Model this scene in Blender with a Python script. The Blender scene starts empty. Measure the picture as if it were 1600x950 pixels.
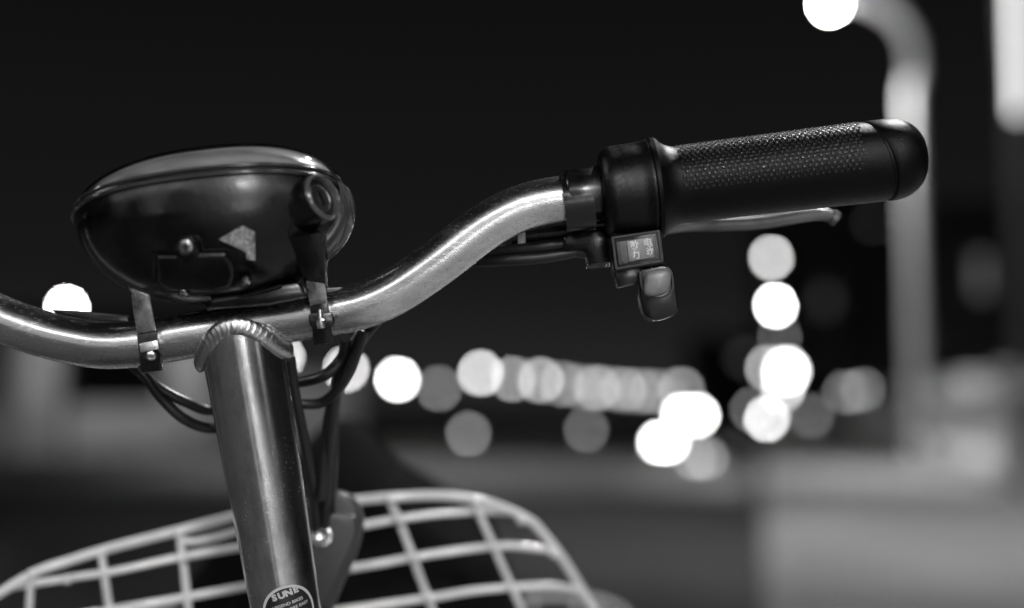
import bpy, bmesh, math, random
from mathutils import Vector, Matrix, noise
from mathutils.bvhtree import BVHTree
random.seed(7)
sc = bpy.context.scene
# ------------------------------------------------------------------ camera
F = 50.0 / 36.0 * 1600.0                     # focal length in photo pixels
PITCH = math.radians(4.25)
CAM = Vector((0, 0, 1.0))
FWD = Vector((0, math.cos(PITCH), math.sin(PITCH)))
UP = Vector((0, -math.sin(PITCH), math.cos(PITCH)))
RT = Vector((1, 0, 0))
FOCUS = 0.640
cd = bpy.data.cameras.new('camera'); cam = bpy.data.objects.new('camera', cd)
sc.collection.objects.link(cam); sc.camera = cam
cam.location = CAM; cam.rotation_euler = (math.radians(90) + PITCH, 0, 0)
cd.lens = 50; cd.sensor_width = 36; cd.clip_start = 0.02; cd.clip_end = 2000
cd.dof.use_dof = True; cd.dof.focus_distance = FOCUS; cd.dof.aperture_fstop = 2.38; cd.dof.aperture_blades = 0
# ------------------------------------------------------------------ night sky and exposure
w = bpy.data.worlds.new('World'); sc.world = w; w.use_nodes = True
nt = w.node_tree; bg = nt.nodes['Background']
tc = nt.nodes.new('ShaderNodeTexCoord'); sp = nt.nodes.new('ShaderNodeSeparateXYZ')
cr = nt.nodes.new('ShaderNodeValToRGB')
nt.links.new(tc.outputs['Generated'], sp.inputs[0]); nt.links.new(sp.outputs['Z'], cr.inputs[0])
e = cr.color_ramp.elements
e[0].position = 0.0; e[0].color = (.021, .021, .021, 1)
e[1].position = 0.30; e[1].color = (.0046, .0046, .0046, 1)
m_ = e.new(0.09); m_.color = (.009, .009, .009, 1)
nt.links.new(cr.outputs[0], bg.inputs[0]); bg.inputs[1].default_value = 1.0
vs = sc.view_settings
vs.view_transform = 'Standard'; vs.look = 'None'; vs.gamma = 1; vs.exposure = 0; vs.use_curve_mapping = False
sc.cycles.use_denoising = True
sc.cycles.use_adaptive_sampling = False
sc.cycles.max_bounces = 8; sc.cycles.transparent_max_bounces = 12
sc.cycles.sample_clamp_direct = 0; sc.cycles.sample_clamp_indirect = 4
sc.cycles.caustics_reflective = False; sc.cycles.caustics_refractive = False

# ------------------------------------------------------------------ helpers
def P(px, py, d):
    return CAM + d * (FWD + RT * ((px - 800) / F) + UP * ((475 - py) / F))
def mm(px, d=FOCUS): return px * d / F
def PY(px, py, Y):                            # point of that pixel whose world y is Y
    v = P(px, py, 1.0) - CAM
    return CAM + v * (Y / v.y)

MATS = {}
def mat(name, col=.5, rough=.5, metal=0, bump=0, bscale=300, rvar=0, rscale=60, cvar=0, cscale=40, emit=0,
        stretch=None, coat=0, spec=.5, alpha=1):
    m = bpy.data.materials.new(name); m.use_nodes = True; MATS[name] = m
    n = m.node_tree; b = n.nodes['Principled BSDF']; L = n.links.new
    b.inputs['Base Color'].default_value = (col, col, col, 1)
    b.inputs['Roughness'].default_value = rough; b.inputs['Metallic'].default_value = metal
    b.inputs['Specular IOR Level'].default_value = spec
    b.inputs['Coat Weight'].default_value = coat; b.inputs['Coat Roughness'].default_value = .08
    b.inputs['Alpha'].default_value = alpha
    if emit:
        b.inputs['Emission Color'].default_value = (1, 1, 1, 1); b.inputs['Emission Strength'].default_value = emit
    t = n.nodes.new('ShaderNodeTexCoord'); src = t.outputs['Object']
    if stretch:
        mp = n.nodes.new('ShaderNodeMapping'); mp.inputs['Scale'].default_value = stretch
        L(src, mp.inputs[0]); src = mp.outputs[0]
    def nz(scale, det=4, ro=.6):
        q = n.nodes.new('ShaderNodeTexNoise'); q.inputs['Scale'].default_value = scale
        q.inputs['Detail'].default_value = det; q.inputs['Roughness'].default_value = ro
        L(src, q.inputs['Vector']); return q.outputs['Fac']
    def rng(s, a, bb, lo=.3, hi=.7):
        q = n.nodes.new('ShaderNodeMapRange'); L(s, q.inputs[0])
        q.inputs[1].default_value = lo; q.inputs[2].default_value = hi
        q.inputs[3].default_value = a; q.inputs[4].default_value = bb; return q.outputs[0]
    if rvar: L(rng(nz(rscale), max(.03, rough - rvar), rough + rvar), b.inputs['Roughness'])
    if cvar: L(rng(nz(cscale), col * (1 - cvar), col * (1 + cvar)), b.inputs['Base Color'])
    if bump:
        q = n.nodes.new('ShaderNodeBump'); q.inputs['Strength'].default_value = min(1, bump)
        q.inputs['Distance'].default_value = .0004 if bscale > 100 else .01
        L(nz(bscale, 3), q.inputs['Height']); L(q.outputs[0], b.inputs['Normal'])
    return m
def emitter(name, strength, sample=False):
    m = bpy.data.materials.new(name); m.use_nodes = True
    n = m.node_tree; n.nodes.remove(n.nodes['Principled BSDF'])
    q = n.nodes.new('ShaderNodeEmission'); q.inputs[0].default_value = (1, 1, 1, 1); q.inputs[1].default_value = strength
    n.links.new(q.outputs[0], n.nodes['Material Output'].inputs[0])
    m.cycles.emission_sampling = 'AUTO' if sample else 'NONE'
    return m

class MB:
    def __init__(s): s.v = []; s.f = []; s.mi = []
    def add(s, vs, fs, mi=0):
        k = len(s.v); s.v += [Vector(v) for v in vs]; s.f += [[i + k for i in f] for f in fs]; s.mi += [mi] * len(fs)
    def tube(s, pts, r, seg=12, caps=True, closed=False, mi=0, flat=1.0, ref=None):
        n = len(pts); rr = r if isinstance(r, (list, tuple)) else [r] * n
        T = []
        for i in range(n):
            a = pts[(i - 1) % n] if (closed or i > 0) else pts[i]
            b = pts[(i + 1) % n] if (closed or i < n - 1) else pts[i]
            T.append((b - a).normalized())
        ref = Vector(ref) if ref else (Vector((0, 0, 1)) if abs(T[0].z) < .9 else Vector((1, 0, 0)))
        u = (ref - T[0] * ref.dot(T[0])).normalized(); vs_ = []
        for i in range(n):
            u = (u - T[i] * u.dot(T[i])).normalized(); v = T[i].cross(u)
            for k in range(seg):
                a = 2 * math.pi * k / seg
                vs_.append(pts[i] + u * math.cos(a) * rr[i] * flat + v * math.sin(a) * rr[i])
        fs = []
        for i in range(n if closed else n - 1):
            j = (i + 1) % n
            for k in range(seg):
                l = (k + 1) % seg; fs.append([i * seg + k, i * seg + l, j * seg + l, j * seg + k])
        if caps and not closed:
            fs.append(list(range(seg))[::-1]); fs.append([(n - 1) * seg + k for k in range(seg)])
        s.add(vs_, fs, mi)
    def lathe(s, O, ax, prof, seg=48, mi=0, caps=True, ref=None):
        ax = ax.normalized(); ref = Vector(ref) if ref else (Vector((0, 0, 1)) if abs(ax.z) < .9 else Vector((1, 0, 0)))
        u = (ref - ax * ref.dot(ax)).normalized(); v = ax.cross(u); vs_ = []; fs = []
        for t, r in prof:
            for k in range(seg):
                a = 2 * math.pi * k / seg; vs_.append(O + ax * t + (u * math.cos(a) + v * math.sin(a)) * max(r, 1e-6))
        for i in range(len(prof) - 1):
            for k in range(seg):
                l = (k + 1) % seg; fs.append([i * seg + k, i * seg + l, (i + 1) * seg + l, (i + 1) * seg + k])
        if caps:
            fs.append(list(range(seg))[::-1]); fs.append([(len(prof) - 1) * seg + k for k in range(seg)])
        s.add(vs_, fs, mi)
    def prism(s, front, off, mi=0, bev=0, segs=2):
        bm = bmesh.new(); n = len(front)
        a = [bm.verts.new(p) for p in front]; b = [bm.verts.new(p + off) for p in front]
        bm.faces.new(a); bm.faces.new(b[::-1])
        for i in range(n): bm.faces.new([a[i], b[i], b[(i + 1) % n], a[(i + 1) % n]])
        bmesh.ops.recalc_face_normals(bm, faces=bm.faces)
        if bev: bmesh.ops.bevel(bm, geom=list(bm.edges), offset=bev, segments=segs, profile=.5, affect='EDGES', clamp_overlap=True)
        bm.verts.index_update()
        s.add([v.co.copy() for v in bm.verts], [[v.index for v in f.verts] for f in bm.faces], mi); bm.free()
    def box(s, c, sz, R=None, mi=0, bev=0):
        R = R or Matrix.Identity(3); h = [q / 2 for q in sz]
        f = [Vector(c) + R @ Vector((x * h[0], y * h[1], -h[2])) for x, y in ((-1, -1), (1, -1), (1, 1), (-1, 1))]
        s.prism(f, R @ Vector((0, 0, sz[2])), mi, bev)
    def ball(s, c, r, seg=24, rings=14, mi=0, sq=(1, 1, 1)):
        vs_ = []; fs = []
        for i in range(rings + 1):
            t = math.pi * i / rings
            for k in range(seg):
                a = 2 * math.pi * k / seg
                vs_.append(Vector(c) + Vector((r * sq[0] * math.sin(t) * math.cos(a), r * sq[1] * math.sin(t) * math.sin(a), r * sq[2] * math.cos(t))))
        for i in range(rings):
            for k in range(seg):
                l = (k + 1) % seg; fs.append([i * seg + k, (i + 1) * seg + k, (i + 1) * seg + l, i * seg + l])
        s.add(vs_, fs, mi)
WL = {}
def obj(name, mb, m, parent=None, smooth=40):
    me = bpy.data.meshes.new(name)
    lo = Vector([min(v[i] for v in mb.v) for i in range(3)]); hi = Vector([max(v[i] for v in mb.v) for i in range(3)])
    c = (lo + hi) / 2
    if parent is None: c.z = lo.z
    me.from_pydata([v - c for v in mb.v], [], mb.f)
    for q in (m if isinstance(m, (list, tuple)) else [m]): me.materials.append(q)
    bm = bmesh.new(); bm.from_mesh(me)
    bm.faces.ensure_lookup_table()
    for i, k in enumerate(mb.mi): bm.faces[i].material_index = k
    bmesh.ops.remove_doubles(bm, verts=bm.verts, dist=1e-7)
    bmesh.ops.recalc_face_normals(bm, faces=bm.faces)
    bm.to_mesh(me); bm.free()
    if smooth:
        me.polygons.foreach_set('use_smooth', [True] * len(me.polygons)); me.set_sharp_from_angle(angle=math.radians(smooth))
    o = bpy.data.objects.new(name, me); sc.collection.objects.link(o)
    o.location = c - (WL[parent] if parent else Vector()); o.parent = parent; WL[o] = c
    return o
def thing(name, label, cat, loc, group=None):
    o = bpy.data.objects.new(name, None); sc.collection.objects.link(o); o.location = loc; WL[o] = Vector(loc)
    o.empty_display_size = .1
    return tag(o, label, cat, group)
def tag(o, label, cat, group=None):
    o['label'] = label; o['category'] = cat
    if group: o['group'] = group
    return o
def structure(o): o['kind'] = 'structure'; return o
def cr_(pts, n=10):                            # Catmull-Rom through the points
    out = []; N = len(pts)
    for i in range(N - 1):
        p0 = pts[max(i - 1, 0)]; p1 = pts[i]; p2 = pts[i + 1]; p3 = pts[min(i + 2, N - 1)]
        for k in range(n):
            t = k / n
            out.append(.5 * ((2 * p1) + (p2 - p0) * t + (2 * p0 - 5 * p1 + 4 * p2 - p3) * t * t + (3 * p1 - p0 - 3 * p2 + p3) * t ** 3))
    out.append(pts[-1].copy()); return out
def text_mesh(body, size, bold=0, extrude=0):
    cu = bpy.data.curves.new('lettering', 'FONT'); cu.body = body; cu.size = size; cu.offset = bold; cu.extrude = extrude
    cu.resolution_u = 3
    cu.align_x = 'CENTER'; cu.align_y = 'CENTER'
    o = bpy.data.objects.new('lettering', cu); sc.collection.objects.link(o)
    dg = bpy.context.evaluated_depsgraph_get(); me = o.evaluated_get(dg).to_mesh()
    v = [q.co.copy() for q in me.vertices]; f = [list(p.vertices) for p in me.polygons]
    o.evaluated_get(dg).to_mesh_clear(); bpy.data.objects.remove(o); bpy.data.curves.remove(cu)
    return v, f

# ------------------------------------------------------------------ materials
alu = mat('brushed_aluminium', .62, .27, 1, bump=.25, bscale=900, rvar=.10, rscale=160, cvar=.22, cscale=220)
# the handlebar: fine lengthwise brushing plus pits and smears of grime
def worn_metal(name, base, r0, r1, pit, pits=420, st=(1, 1, 1)):
    m = mat(name, base, .3, 1); n = m.node_tree; b = n.nodes['Principled BSDF']; L = n.links.new
    t = n.nodes.new('ShaderNodeTexCoord')
    def noise_(s, d, ro=.6):
        q = n.nodes.new('ShaderNodeTexNoise'); q.inputs['Scale'].default_value = s; q.inputs['Detail'].default_value = d
        q.inputs['Roughness'].default_value = ro; L(mpg.outputs[0], q.inputs['Vector']); return q.outputs['Fac']
    mpg = n.nodes.new('ShaderNodeMapping'); mpg.inputs['Scale'].default_value = st; L(t.outputs['Object'], mpg.inputs[0])
    def ramp(s, a, c, lo, hi):
        q = n.nodes.new('ShaderNodeMapRange'); L(s, q.inputs[0])
        for i, x in enumerate((lo, hi, a, c)): q.inputs[i + 1].default_value = x
        return q.outputs[0]
    big = noise_(38, 6, .7); fine = noise_(pits, 2)
    mx = n.nodes.new('ShaderNodeMath'); mx.operation = 'ADD'
    L(ramp(big, r0, r1, .35, .65), mx.inputs[0]); L(ramp(fine, 0, .10, .55, .7), mx.inputs[1]); L(mx.outputs[0], b.inputs['Roughness'])
    c = n.nodes.new('ShaderNodeMath'); c.operation = 'MULTIPLY'
    L(ramp(noise_(90, 8, .75), base * .70, base, .38, .56), c.inputs[0]); L(ramp(fine, 1.0, .86, .60, .72), c.inputs[1])
    L(c.outputs[0], b.inputs['Base Color'])
    bp = n.nodes.new('ShaderNodeBump'); bp.inputs['Strength'].default_value = pit; bp.inputs['Distance'].default_value = .00025
    L(noise_(pits * 2, 2), bp.inputs['Height']); L(bp.outputs[0], b.inputs['Normal'])
    return m
bar_metal = worn_metal('handlebar_metal', .72, .17, .28, .07, 900, (.25, 1, 1))
stem_metal = worn_metal('stem_metal', .74, .12, .20, .08, 1300, (1, 1, .5))
weld = mat('weld_metal', .55, .34, 1, bump=.2, bscale=700)
worn = mat('worn_stud_rubber', .006, .30, bump=.5, bscale=1500, rvar=.1, rscale=400)
rubber = mat('black_rubber', .002, .34, spec=.14, bump=.5, bscale=1500, rvar=.08, rscale=300)
plastic = mat('black_satin_plastic', .003, .30, spec=.30, bump=.35, bscale=2200, rvar=.1, rscale=90)
gloss = mat('black_gloss_plastic', .004, .20, bump=.10, bscale=500, rvar=.14, rscale=45, cvar=.6, cscale=90)
shell_m = mat('dusty_black_shell', .003, .22, spec=.35, bump=.15, bscale=400, rvar=.16, rscale=30, cvar=.9, cscale=70)
lens_m = mat('milky_lens', .19, .30, bump=.5, bscale=250, cvar=.5, cscale=70, stretch=(.4, 1, 3))
grey_pl = mat('grey_plastic', .17, .35, cvar=.25, cscale=260)
pale_pl = mat('pale_print', .55, .5)
paper = mat('torn_paper', .22, .7, cvar=.95, cscale=800, bump=.4, bscale=900)
steel = mat('zinc_steel', .55, .32, 1, bump=.5, bscale=500, rvar=.12, rscale=200, cvar=.4, cscale=300)
bolt_m = mat('bolt_steel', .6, .25, 1, rvar=.1)
cable_m = mat('cable_rubber', .010, .38, rvar=.1)
wire_m = mat('white_coated_wire', .68, .16, coat=.5, cvar=.1, cscale=60)
bag_m = mat('black_bag_cloth', .006, .9, spec=.05, bump=.6, bscale=800, cvar=.4, cscale=30)
frame_m = mat('dark_frame_paint', .03, .25, coat=.6)
tyre_m = mat('tyre_rubber', .02, .7, bump=.5, bscale=500)
decal_dark = mat('decal_black', .012, .35)
decal_pale = mat('decal_pale', .45, .4)
bracket_m = mat('bracket_plastic', .035, .42, bump=.2, bscale=900, cvar=.2)
lever_m = mat('cast_lever', .24, .42, 1, bump=.4, bscale=400, cvar=.3)
clear = bpy.data.materials.new('clear_cover'); clear.use_nodes = True
_n = clear.node_tree; _n.nodes.remove(_n.nodes['Principled BSDF'])
_t = _n.nodes.new('ShaderNodeBsdfTransparent'); _g = _n.nodes.new('ShaderNodeBsdfGlossy'); _g.inputs['Roughness'].default_value = .08
_t.inputs[0].default_value = (.95, .95, .95, 1)
_f = _n.nodes.new('ShaderNodeFresnel'); _f.inputs[0].default_value = 1.2; _x = _n.nodes.new('ShaderNodeMixShader')
_n.links.new(_f.outputs[0], _x.inputs[0]); _n.links.new(_t.outputs[0], _x.inputs[1]); _n.links.new(_g.outputs[0], _x.inputs[2])
_n.links.new(_x.outputs[0], _n.nodes['Material Output'].inputs[0])

asphalt = mat('asphalt', .06, .8, spec=.2, cvar=.35, cscale=.6, bump=.6, bscale=60)
paving = mat('pale_paving', .27, .7, cvar=.28, cscale=.7)
concrete = mat('concrete', .62, .75, cvar=.2, cscale=2.5)
kerbstone = mat('kerb_stone', .30, .7, cvar=.2, cscale=4)
paint = mat('road_paint', .6, .6, cvar=.15, cscale=6)
pale_wall = mat('pale_render', .45, .8, cvar=.15, cscale=1.2)
dark_wall = mat('dark_facade', .05, .7, cvar=.3, cscale=.5)
post_m = mat('lamp_post_paint', .10, .45)
pale_post = mat('pale_post_paint', .46, .45, cvar=.08, cscale=5)
leaf = mat('hedge_leaf', .05, .6, cvar=.4, cscale=4)

# ------------------------------------------------------------------ setting: ground, road, pavement
VX = 390 / F                                   # the kerb runs away from under the camera towards photo x = 1190
D = Vector((VX, 1, 0)).normalized(); N_ = Vector((D.y, -D.x, 0))   # along the street, and to its right
def S(a, b, z=0): return D * a + N_ * b + Vector((0, 0, z))        # street coordinates
g = MB(); g.add([Vector((-900, -300, -.02)), Vector((900, -300, -.02)), Vector((900, 1500, -.02)), Vector((-900, 1500, -.02))], [[0, 1, 2, 3]])
structure(obj('ground', g, asphalt, smooth=0))
r = MB(); r.add([S(-60, -40, 0), S(-60, -.001, 0), S(400, -.001, 0), S(400, -40, 0)], [[0, 1, 2, 3]])
structure(obj('road', r, asphalt, smooth=0))
pv = MB(); pv.prism([S(-60, .16, -.015), S(400, .16, -.015), S(400, 3.6, -.015), S(-60, 3.6, -.015)], Vector((0, 0, .135)))
structure(obj('pavement', pv, paving, smooth=0))
k = MB()
for i in range(-20, 130):
    a = i * 1.5
    k.prism([S(a + .006, 0, -.015), S(a + 1.494, 0, -.015), S(a + 1.494, .155, -.015), S(a + .006, .155, -.015)], Vector((0, 0, .14)), bev=.012)
structure(obj('kerb', k, kerbstone, smooth=0))
mk = MB()                                       # a paler area far ahead on the road
mk.add([S(17, -18, .004), S(17, -.25, .004), S(60, -.25, .004), S(60, -18, .004)], [[0, 1, 2, 3]])
structure(obj('pale_road_area', mk, mat('pale_road', .20, .7, cvar=.2, cscale=.5), smooth=0))
lp = MB(); lp.add([S(4, -14, .004), S(10.2, -9.5, .004), S(9.0, -4.9, .004), S(4, -4.2, .004)], [[0, 1, 2, 3]])
structure(obj('forecourt', lp, mat('forecourt_concrete', .16, .7, cvar=.15, cscale=.8), smooth=0))

# balustrade on the far edge of the pavement
bal = thing('balustrade', 'pale stone balustrade along the right edge of the pavement', 'balustrade', S(20, 2.9, .12))
b = MB(); b.prism([S(9, 2.72, .12), S(44.5, 2.72, .12), S(44.5, 3.08, .12), S(9, 3.08, .12)], Vector((0, 0, .28)), bev=.02)
obj('plinth', b, concrete, bal)
b = MB(); b.prism([S(9, 2.86, .40), S(44.5, 2.86, .40), S(44.5, 2.94, .40), S(9, 2.94, .40)], Vector((0, 0, .76)))
obj('panel', b, concrete, bal)
b = MB(); b.prism([S(9, 2.66, 1.16), S(44.6, 2.66, 1.16), S(44.6, 3.14, 1.16), S(9, 3.14, 1.16)], Vector((0, 0, .14)), bev=.03)
obj('handrail', b, concrete, bal)
for i in range(10):
    a = 9.0 + i * 3.95
    b = MB(); b.box(S(a, 2.9, .12 + .63), (.42, .42, 1.26), bev=.03); b.box(S(a, 2.9, 1.43), (.5, .5, .10), bev=.03)
    obj('pier', b, concrete, bal)
    if i < 9:
        for j in range(1, 9):
            c = MB(); q = S(a + j * 3.95 / 9, 2.9, .40)
            c.lathe(q, Vector((0, 0, 1)), [(0, .09), (.06, .09), (.10, .06), (.30, .105), (.45, .08), (.60, .05), (.70, .085), (.76, .09)], 12)
            obj('baluster', c, concrete, bal)

# ------------------------------------------------------------------ lamps
def point(loc, power, size=.12, name='lamp_or_added_light'):
    l = bpy.data.lights.new(name, 'POINT'); l.energy = power; l.shadow_soft_size = size; l.use_nodes = False
    o = bpy.data.objects.new(name, l); sc.collection.objects.link(o); o.location = loc; return o
def spot(loc, target, power, ang=120, size=.12, blend=.7):
    l = bpy.data.lights.new('lamp_or_added_light', 'SPOT'); l.energy = power; l.shadow_soft_size = size; l.spot_size = math.radians(ang); l.spot_blend = blend
    o = bpy.data.objects.new('lamp_or_added_light', l); sc.collection.objects.link(o); o.location = loc
    o.rotation_euler = (Vector(target) - Vector(loc)).to_track_quat('-Z', 'Y').to_euler(); return o

# tall lamp with the curved arm at the top right
YA = 20.0
A = PY(1297, 6, YA); foot = PY(1429, 500, YA); foot.z = .12
t = thing('street_lamp', 'tall pale street lamp with a curved arm and bright head, beside the grip end', 'street lamp', foot)
pm = MB(); top = PY(1429, 130, YA).z
pts = [Vector((foot.x, YA, .12)), Vector((foot.x, YA, 1.2)), Vector((foot.x, YA, 3)), Vector((foot.x, YA, top - .1))] + \
      cr_([PY(1429, 120, YA), PY(1425, 70, YA), PY(1408, 35, YA), PY(1382, 12, YA), PY(1350, -2, YA), PY(1318, -8, YA)], 6)
pm.tube(pts, [.11, .10, .095] + [.09] * (len(pts) - 3), 20); obj('pole', pm, pale_post, t)
bs = MB(); bs.lathe(foot, Vector((0, 0, 1)), [(0, .2), (.03, .2), (.05, .13), (.35, .12), (.38, .09)], 20); obj('base', bs, pale_post, t)
hd = MB(); hd.lathe(A + Vector((0, 0, .06)), Vector((0, 0, 1)), [(0, .13), (.03, .14), (.08, .10), (.11, .03)], 20); obj('lamp_hood', hd, post_m, t)
gl = MB(); gl.ball(A, .085, sq=(1, 1, .9)); obj('lamp_globe', gl, emitter('street_lamp_glow', 220), t)
spot(A + Vector((0, 0, -.12)), S(20.5, 2.6), 2500, 84, .09, 1.0)
point(A + Vector((-.12, -.75, -.05)), 75, .06)

t = thing('street_lamp', 'unseen street lamp with a long arm, added beyond the frame to light the balustrade', 'street lamp', S(10, 4.6, 0))  # unseen lamp added to brighten the balustrade and pavement
q = MB(); q.tube(cr_([S(10, 4.6, 0), S(10, 4.6, 3), S(10, 4.6, 5.6), S(10, 4.2, 6.3), S(10, 2.5, 6.5), S(10, 1.0, 6.4)], 8), .07, 12); obj('pole', q, mat('hidden_post', .1, .5), t)
q = MB(); q.lathe(S(10, .8, 6.15), Vector((0, 0, 1)), [(0, .2), (.1, .2), (.2, .05)], 20); obj('lamp_hood', q, MATS['hidden_post'], t)
spot(S(10, .8, 6.1), S(13, 2.6, .8), 1250, 150, .1)

# lit strip on a pylon, top right
tp = PY(1592, 178, 15); 
t = thing('light_pylon', 'slim dark pylon carrying a long glowing vertical strip, at the top right', 'light pylon', (tp.x + .16, 15.1, .0))
q = MB(); q.box((tp.x + .02, 15.1, 3.6), (.22, .08, 7.2), bev=.01); obj('pylon', q, mat('pylon_paint', .015, .5), t)
q = MB(); q.box((tp.x, 15.03, (tp.z + 7.0) / 2), (.08, .05, 7.0 - tp.z), bev=.01); obj('light_strip', q, emitter('strip_glow', 3.0), t)

EM = {}
def glow(v):
    if v not in EM: EM[v] = emitter('lamp_glow_%d' % len(EM), v)
    return EM[v]
# (x, y, distance, globe diameter in photo px, mean level of the blurred disc, kind of post, label)
LAMPS = [
 (104, 481, 30, 12, 2.2, 'mast', 'bright globe lamp on a mast beyond the left end of the handlebar'),
 (440, 557, 40, 14, .62, 'post', 'globe lamp on a post seen just beside the stem under the right headlight clamp'),
 (541, 577, 45, 14, .60, 'post', 'globe lamp half hidden behind the black cable bundle'),
 (621, 593, 45, 14, 1.3, 'post', 'bright white globe lamp on a post, next on the right of the cable bundle'),
 (686, 607, 60, 14, .13, 'post', 'dim globe lamp low between two bright ones'),
]
row = [(751, 583, .55), (801, 592, .25), (845, 594, .33), (880, 600, .15), (905, 604, .09), (933, 606, .22), (952, 607, .06), (974, 609, .18),
       (998, 611, .10), (1020, 612, .10), (1065, 609, .20), (1125, 618, .12), (1146, 619, .08), (1163, 621, .08)]
used_l = ['brightest globe lamp at the near end of the promenade row', 'second globe lamp of the promenade row, dimmer than the first',
 'third globe lamp of the promenade row', 'fourth globe lamp of the promenade row', 'fifth lamp of the promenade row, faint among its neighbours',
 'sixth lamp of the promenade row, brighter than the fifth', 'seventh lamp of the promenade row, faint', 'eighth lamp of the promenade row, bright again',
 'ninth lamp of the promenade row, faint', 'tenth lamp of the promenade row, faintest before the bright cluster',
 'globe lamp just above the wide glaring floodlight', 'faint lamp midway between the floodlight and the traffic mast',
 'lamp of the row just beside the traffic mast', 'last faint lamp of the row, against the traffic mast']
for i, (x, y, v) in enumerate(row):
    dist = 60 * 439 / max(1190 - x, 60) if x < 1100 else 190
    LAMPS.append((x, y, min(dist, 190), 9, v, 'post', used_l[i]))
LAMPS += [
 (732, 678, 26, 15, .145, 'bollard', 'dim bollard light on the road edge below the start of the lamp row'),
 (916, 672, 28, 15, .10, 'bollard', 'dim bollard light below the middle of the lamp row'),
 (1205, 403, 35, 14, .52, 'mast', 'upper greyish lamp on the mast under the grip'),
 (1211, 478, 35, 13, 2.2, 'mast', 'glaring white lamp on the mast just under the greyish one'),
 (1217, 527, 50, 13, .10, 'mast', 'faint lamp under the glaring mast lamp'),
 (1200, 575, 60, 13, .35, 'post', 'lamp at the left of the glaring cluster'),
 (1228, 580, 55, 20, 2.4, 'post', 'brightest lamp of the cluster below the mast'),
 (1221, 606, 58, 18, 1.3, 'post', 'white lamp at the foot of the brightest one'),
 (1198, 655, 40, 14, .72, 'post', 'low white lamp at the bottom of the cluster, near the ground'),
 (1210, 654, 44, 13, .10, 'post', 'faint low lamp overlapping the bottom one of the cluster'),
 (1268, 650, 24, 16, .08, 'bollard', 'dim bollard light on the pavement right of the cluster'),
 (1320, 613, 60, 13, .08, 'post', 'first of the small faint lamps beside the balustrade'),
 (1334, 615, 66, 13, .08, 'post', 'middle one of the small faint lamps beside the balustrade'),
 (1348, 609, 62, 13, .09, 'post', 'last of the small faint lamps, nearest the balustrade'),
]
for x, y, Y, v in ((919, 605, 102, .04), (1008, 611, 150, .04), (1040, 613, 170, .06), (1108, 618, 185, .06)):
    LAMPS.append((x, y, Y, 10, v, 'post', 'small far lamp in the overlapping tail of the promenade row'))
for x, y, Y, v in ((1186, 660, 90, .10), (1176, 640, 95, .09), (1206, 588, 85, .45), (1236, 598, 88, .4)):
    LAMPS.append((x, y, Y, 10, v, 'post', 'faint lamp overlapping its neighbours in the cluster below the mast'))
LAMPS = [(a, b, c, (10 if d < 16 else d), v * (1.0 if v > .5 else .9), k_, l_) for a, b, c, d, v, k_, l_ in LAMPS]
APX = 79.0
for (x, y, Y, s, v, kind, label) in LAMPS:
    c = PY(x, y, Y); rad = s / F * Y / 2; strength = v * (APX / s) ** 2
    name = {'mast': 'mast_lamp', 'post': 'globe_lamp', 'bollard': 'bollard_light'}[kind]
    base = Vector((c.x, Y, 0))
    t = thing(name, label, {'mast': 'mast lamp', 'post': 'globe lamp', 'bollard': 'bollard light'}[kind], base,
              {'mast': 'lamps on masts', 'post': 'globe lamps along the promenade', 'bollard': 'low bollard lights'}[kind])
    q = MB(); pr = {'mast': .06, 'post': .045, 'bollard': .07}[kind]
    q.tube([base, Vector((c.x, Y, c.z - rad * .8))], pr, 10); obj('pole', q, post_m, t)
    q = MB(); q.ball(c, rad, 20, 12); obj('lamp_globe', q, glow(round(strength, 1)), t)
# wide floodlights: pairs of lamps
FL = [((1067, 1090), 649, 34, 2.0, 'wide glaring floodlight with two heads at the end of the lamp row'),
      ((1030, 1044), 691, 26, 1.9, 'low bright two-headed floodlight near the ground, below the wide one'),
      ((1086, 1104), 716, 22, .21, 'dim double ground light below the floodlights')]
for xs, y, Y, v, label in FL:
    c = PY(sum(xs) / 2, y, Y)
    t = thing('floodlight', label, 'floodlight', Vector((c.x, Y, 0)), 'floodlights near the ground')
    q = MB(); q.tube([Vector((c.x, Y + .03, 0)), Vector((c.x, Y + .03, c.z - .05))], .03, 10)
    a_, b_ = PY(xs[0], y, Y), PY(xs[1], y, Y); q.tube([a_ + Vector((-.05, .1, -.06)), b_ + Vector((.05, .1, -.06))], .025, 8)
    obj('stand', q, post_m, t)
    for x in xs:
        p = PY(x, y, Y); s = 11; q = MB(); q.ball(p, s / F * Y / 2, 20, 12); obj('lamp_head', q, glow(round(v * .6 * (APX / s) ** 2, 1)), t)

# unseen street lamps set up to light the bicycle
def hidden_lamp(x, y, z, power, label, size=.16):
    t = thing('street_lamp', label, 'street lamp', (x, y, 0), 'street lamps behind the camera')
    q = MB(); q.tube([Vector((x, y - .8, 0)), Vector((x, y - .8, z - .3))] + cr_([Vector((x, y - .8, z - .2)), Vector((x, y - .7, z + .15)), Vector((x, y - .2, z + .22))], 6), .05, 12)
    obj('pole', q, post_m, t)
    q = MB(); q.lathe(Vector((x, y, z + .12)), Vector((0, 0, 1)), [(0, .24), (.04, .24), (.12, .1), (.16, .03)], 24); obj('lamp_hood', q, post_m, t)
    o = spot((x, y, z), (x * .2, .9, 0.9), power, 130, size); return t
hidden_lamp(.95, -4.6, 3.5, 560, 'street lamp standing behind the photographer')
hidden_lamp(-5.5, 1.0, 4.2, 200, 'street lamp off to the left of the bicycle')
hidden_lamp(1.6, 3.4, 5.2, 1100, 'unseen street lamp added high above the road to backlight the grip')  # added backlight for the top edge of the grip

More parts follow.
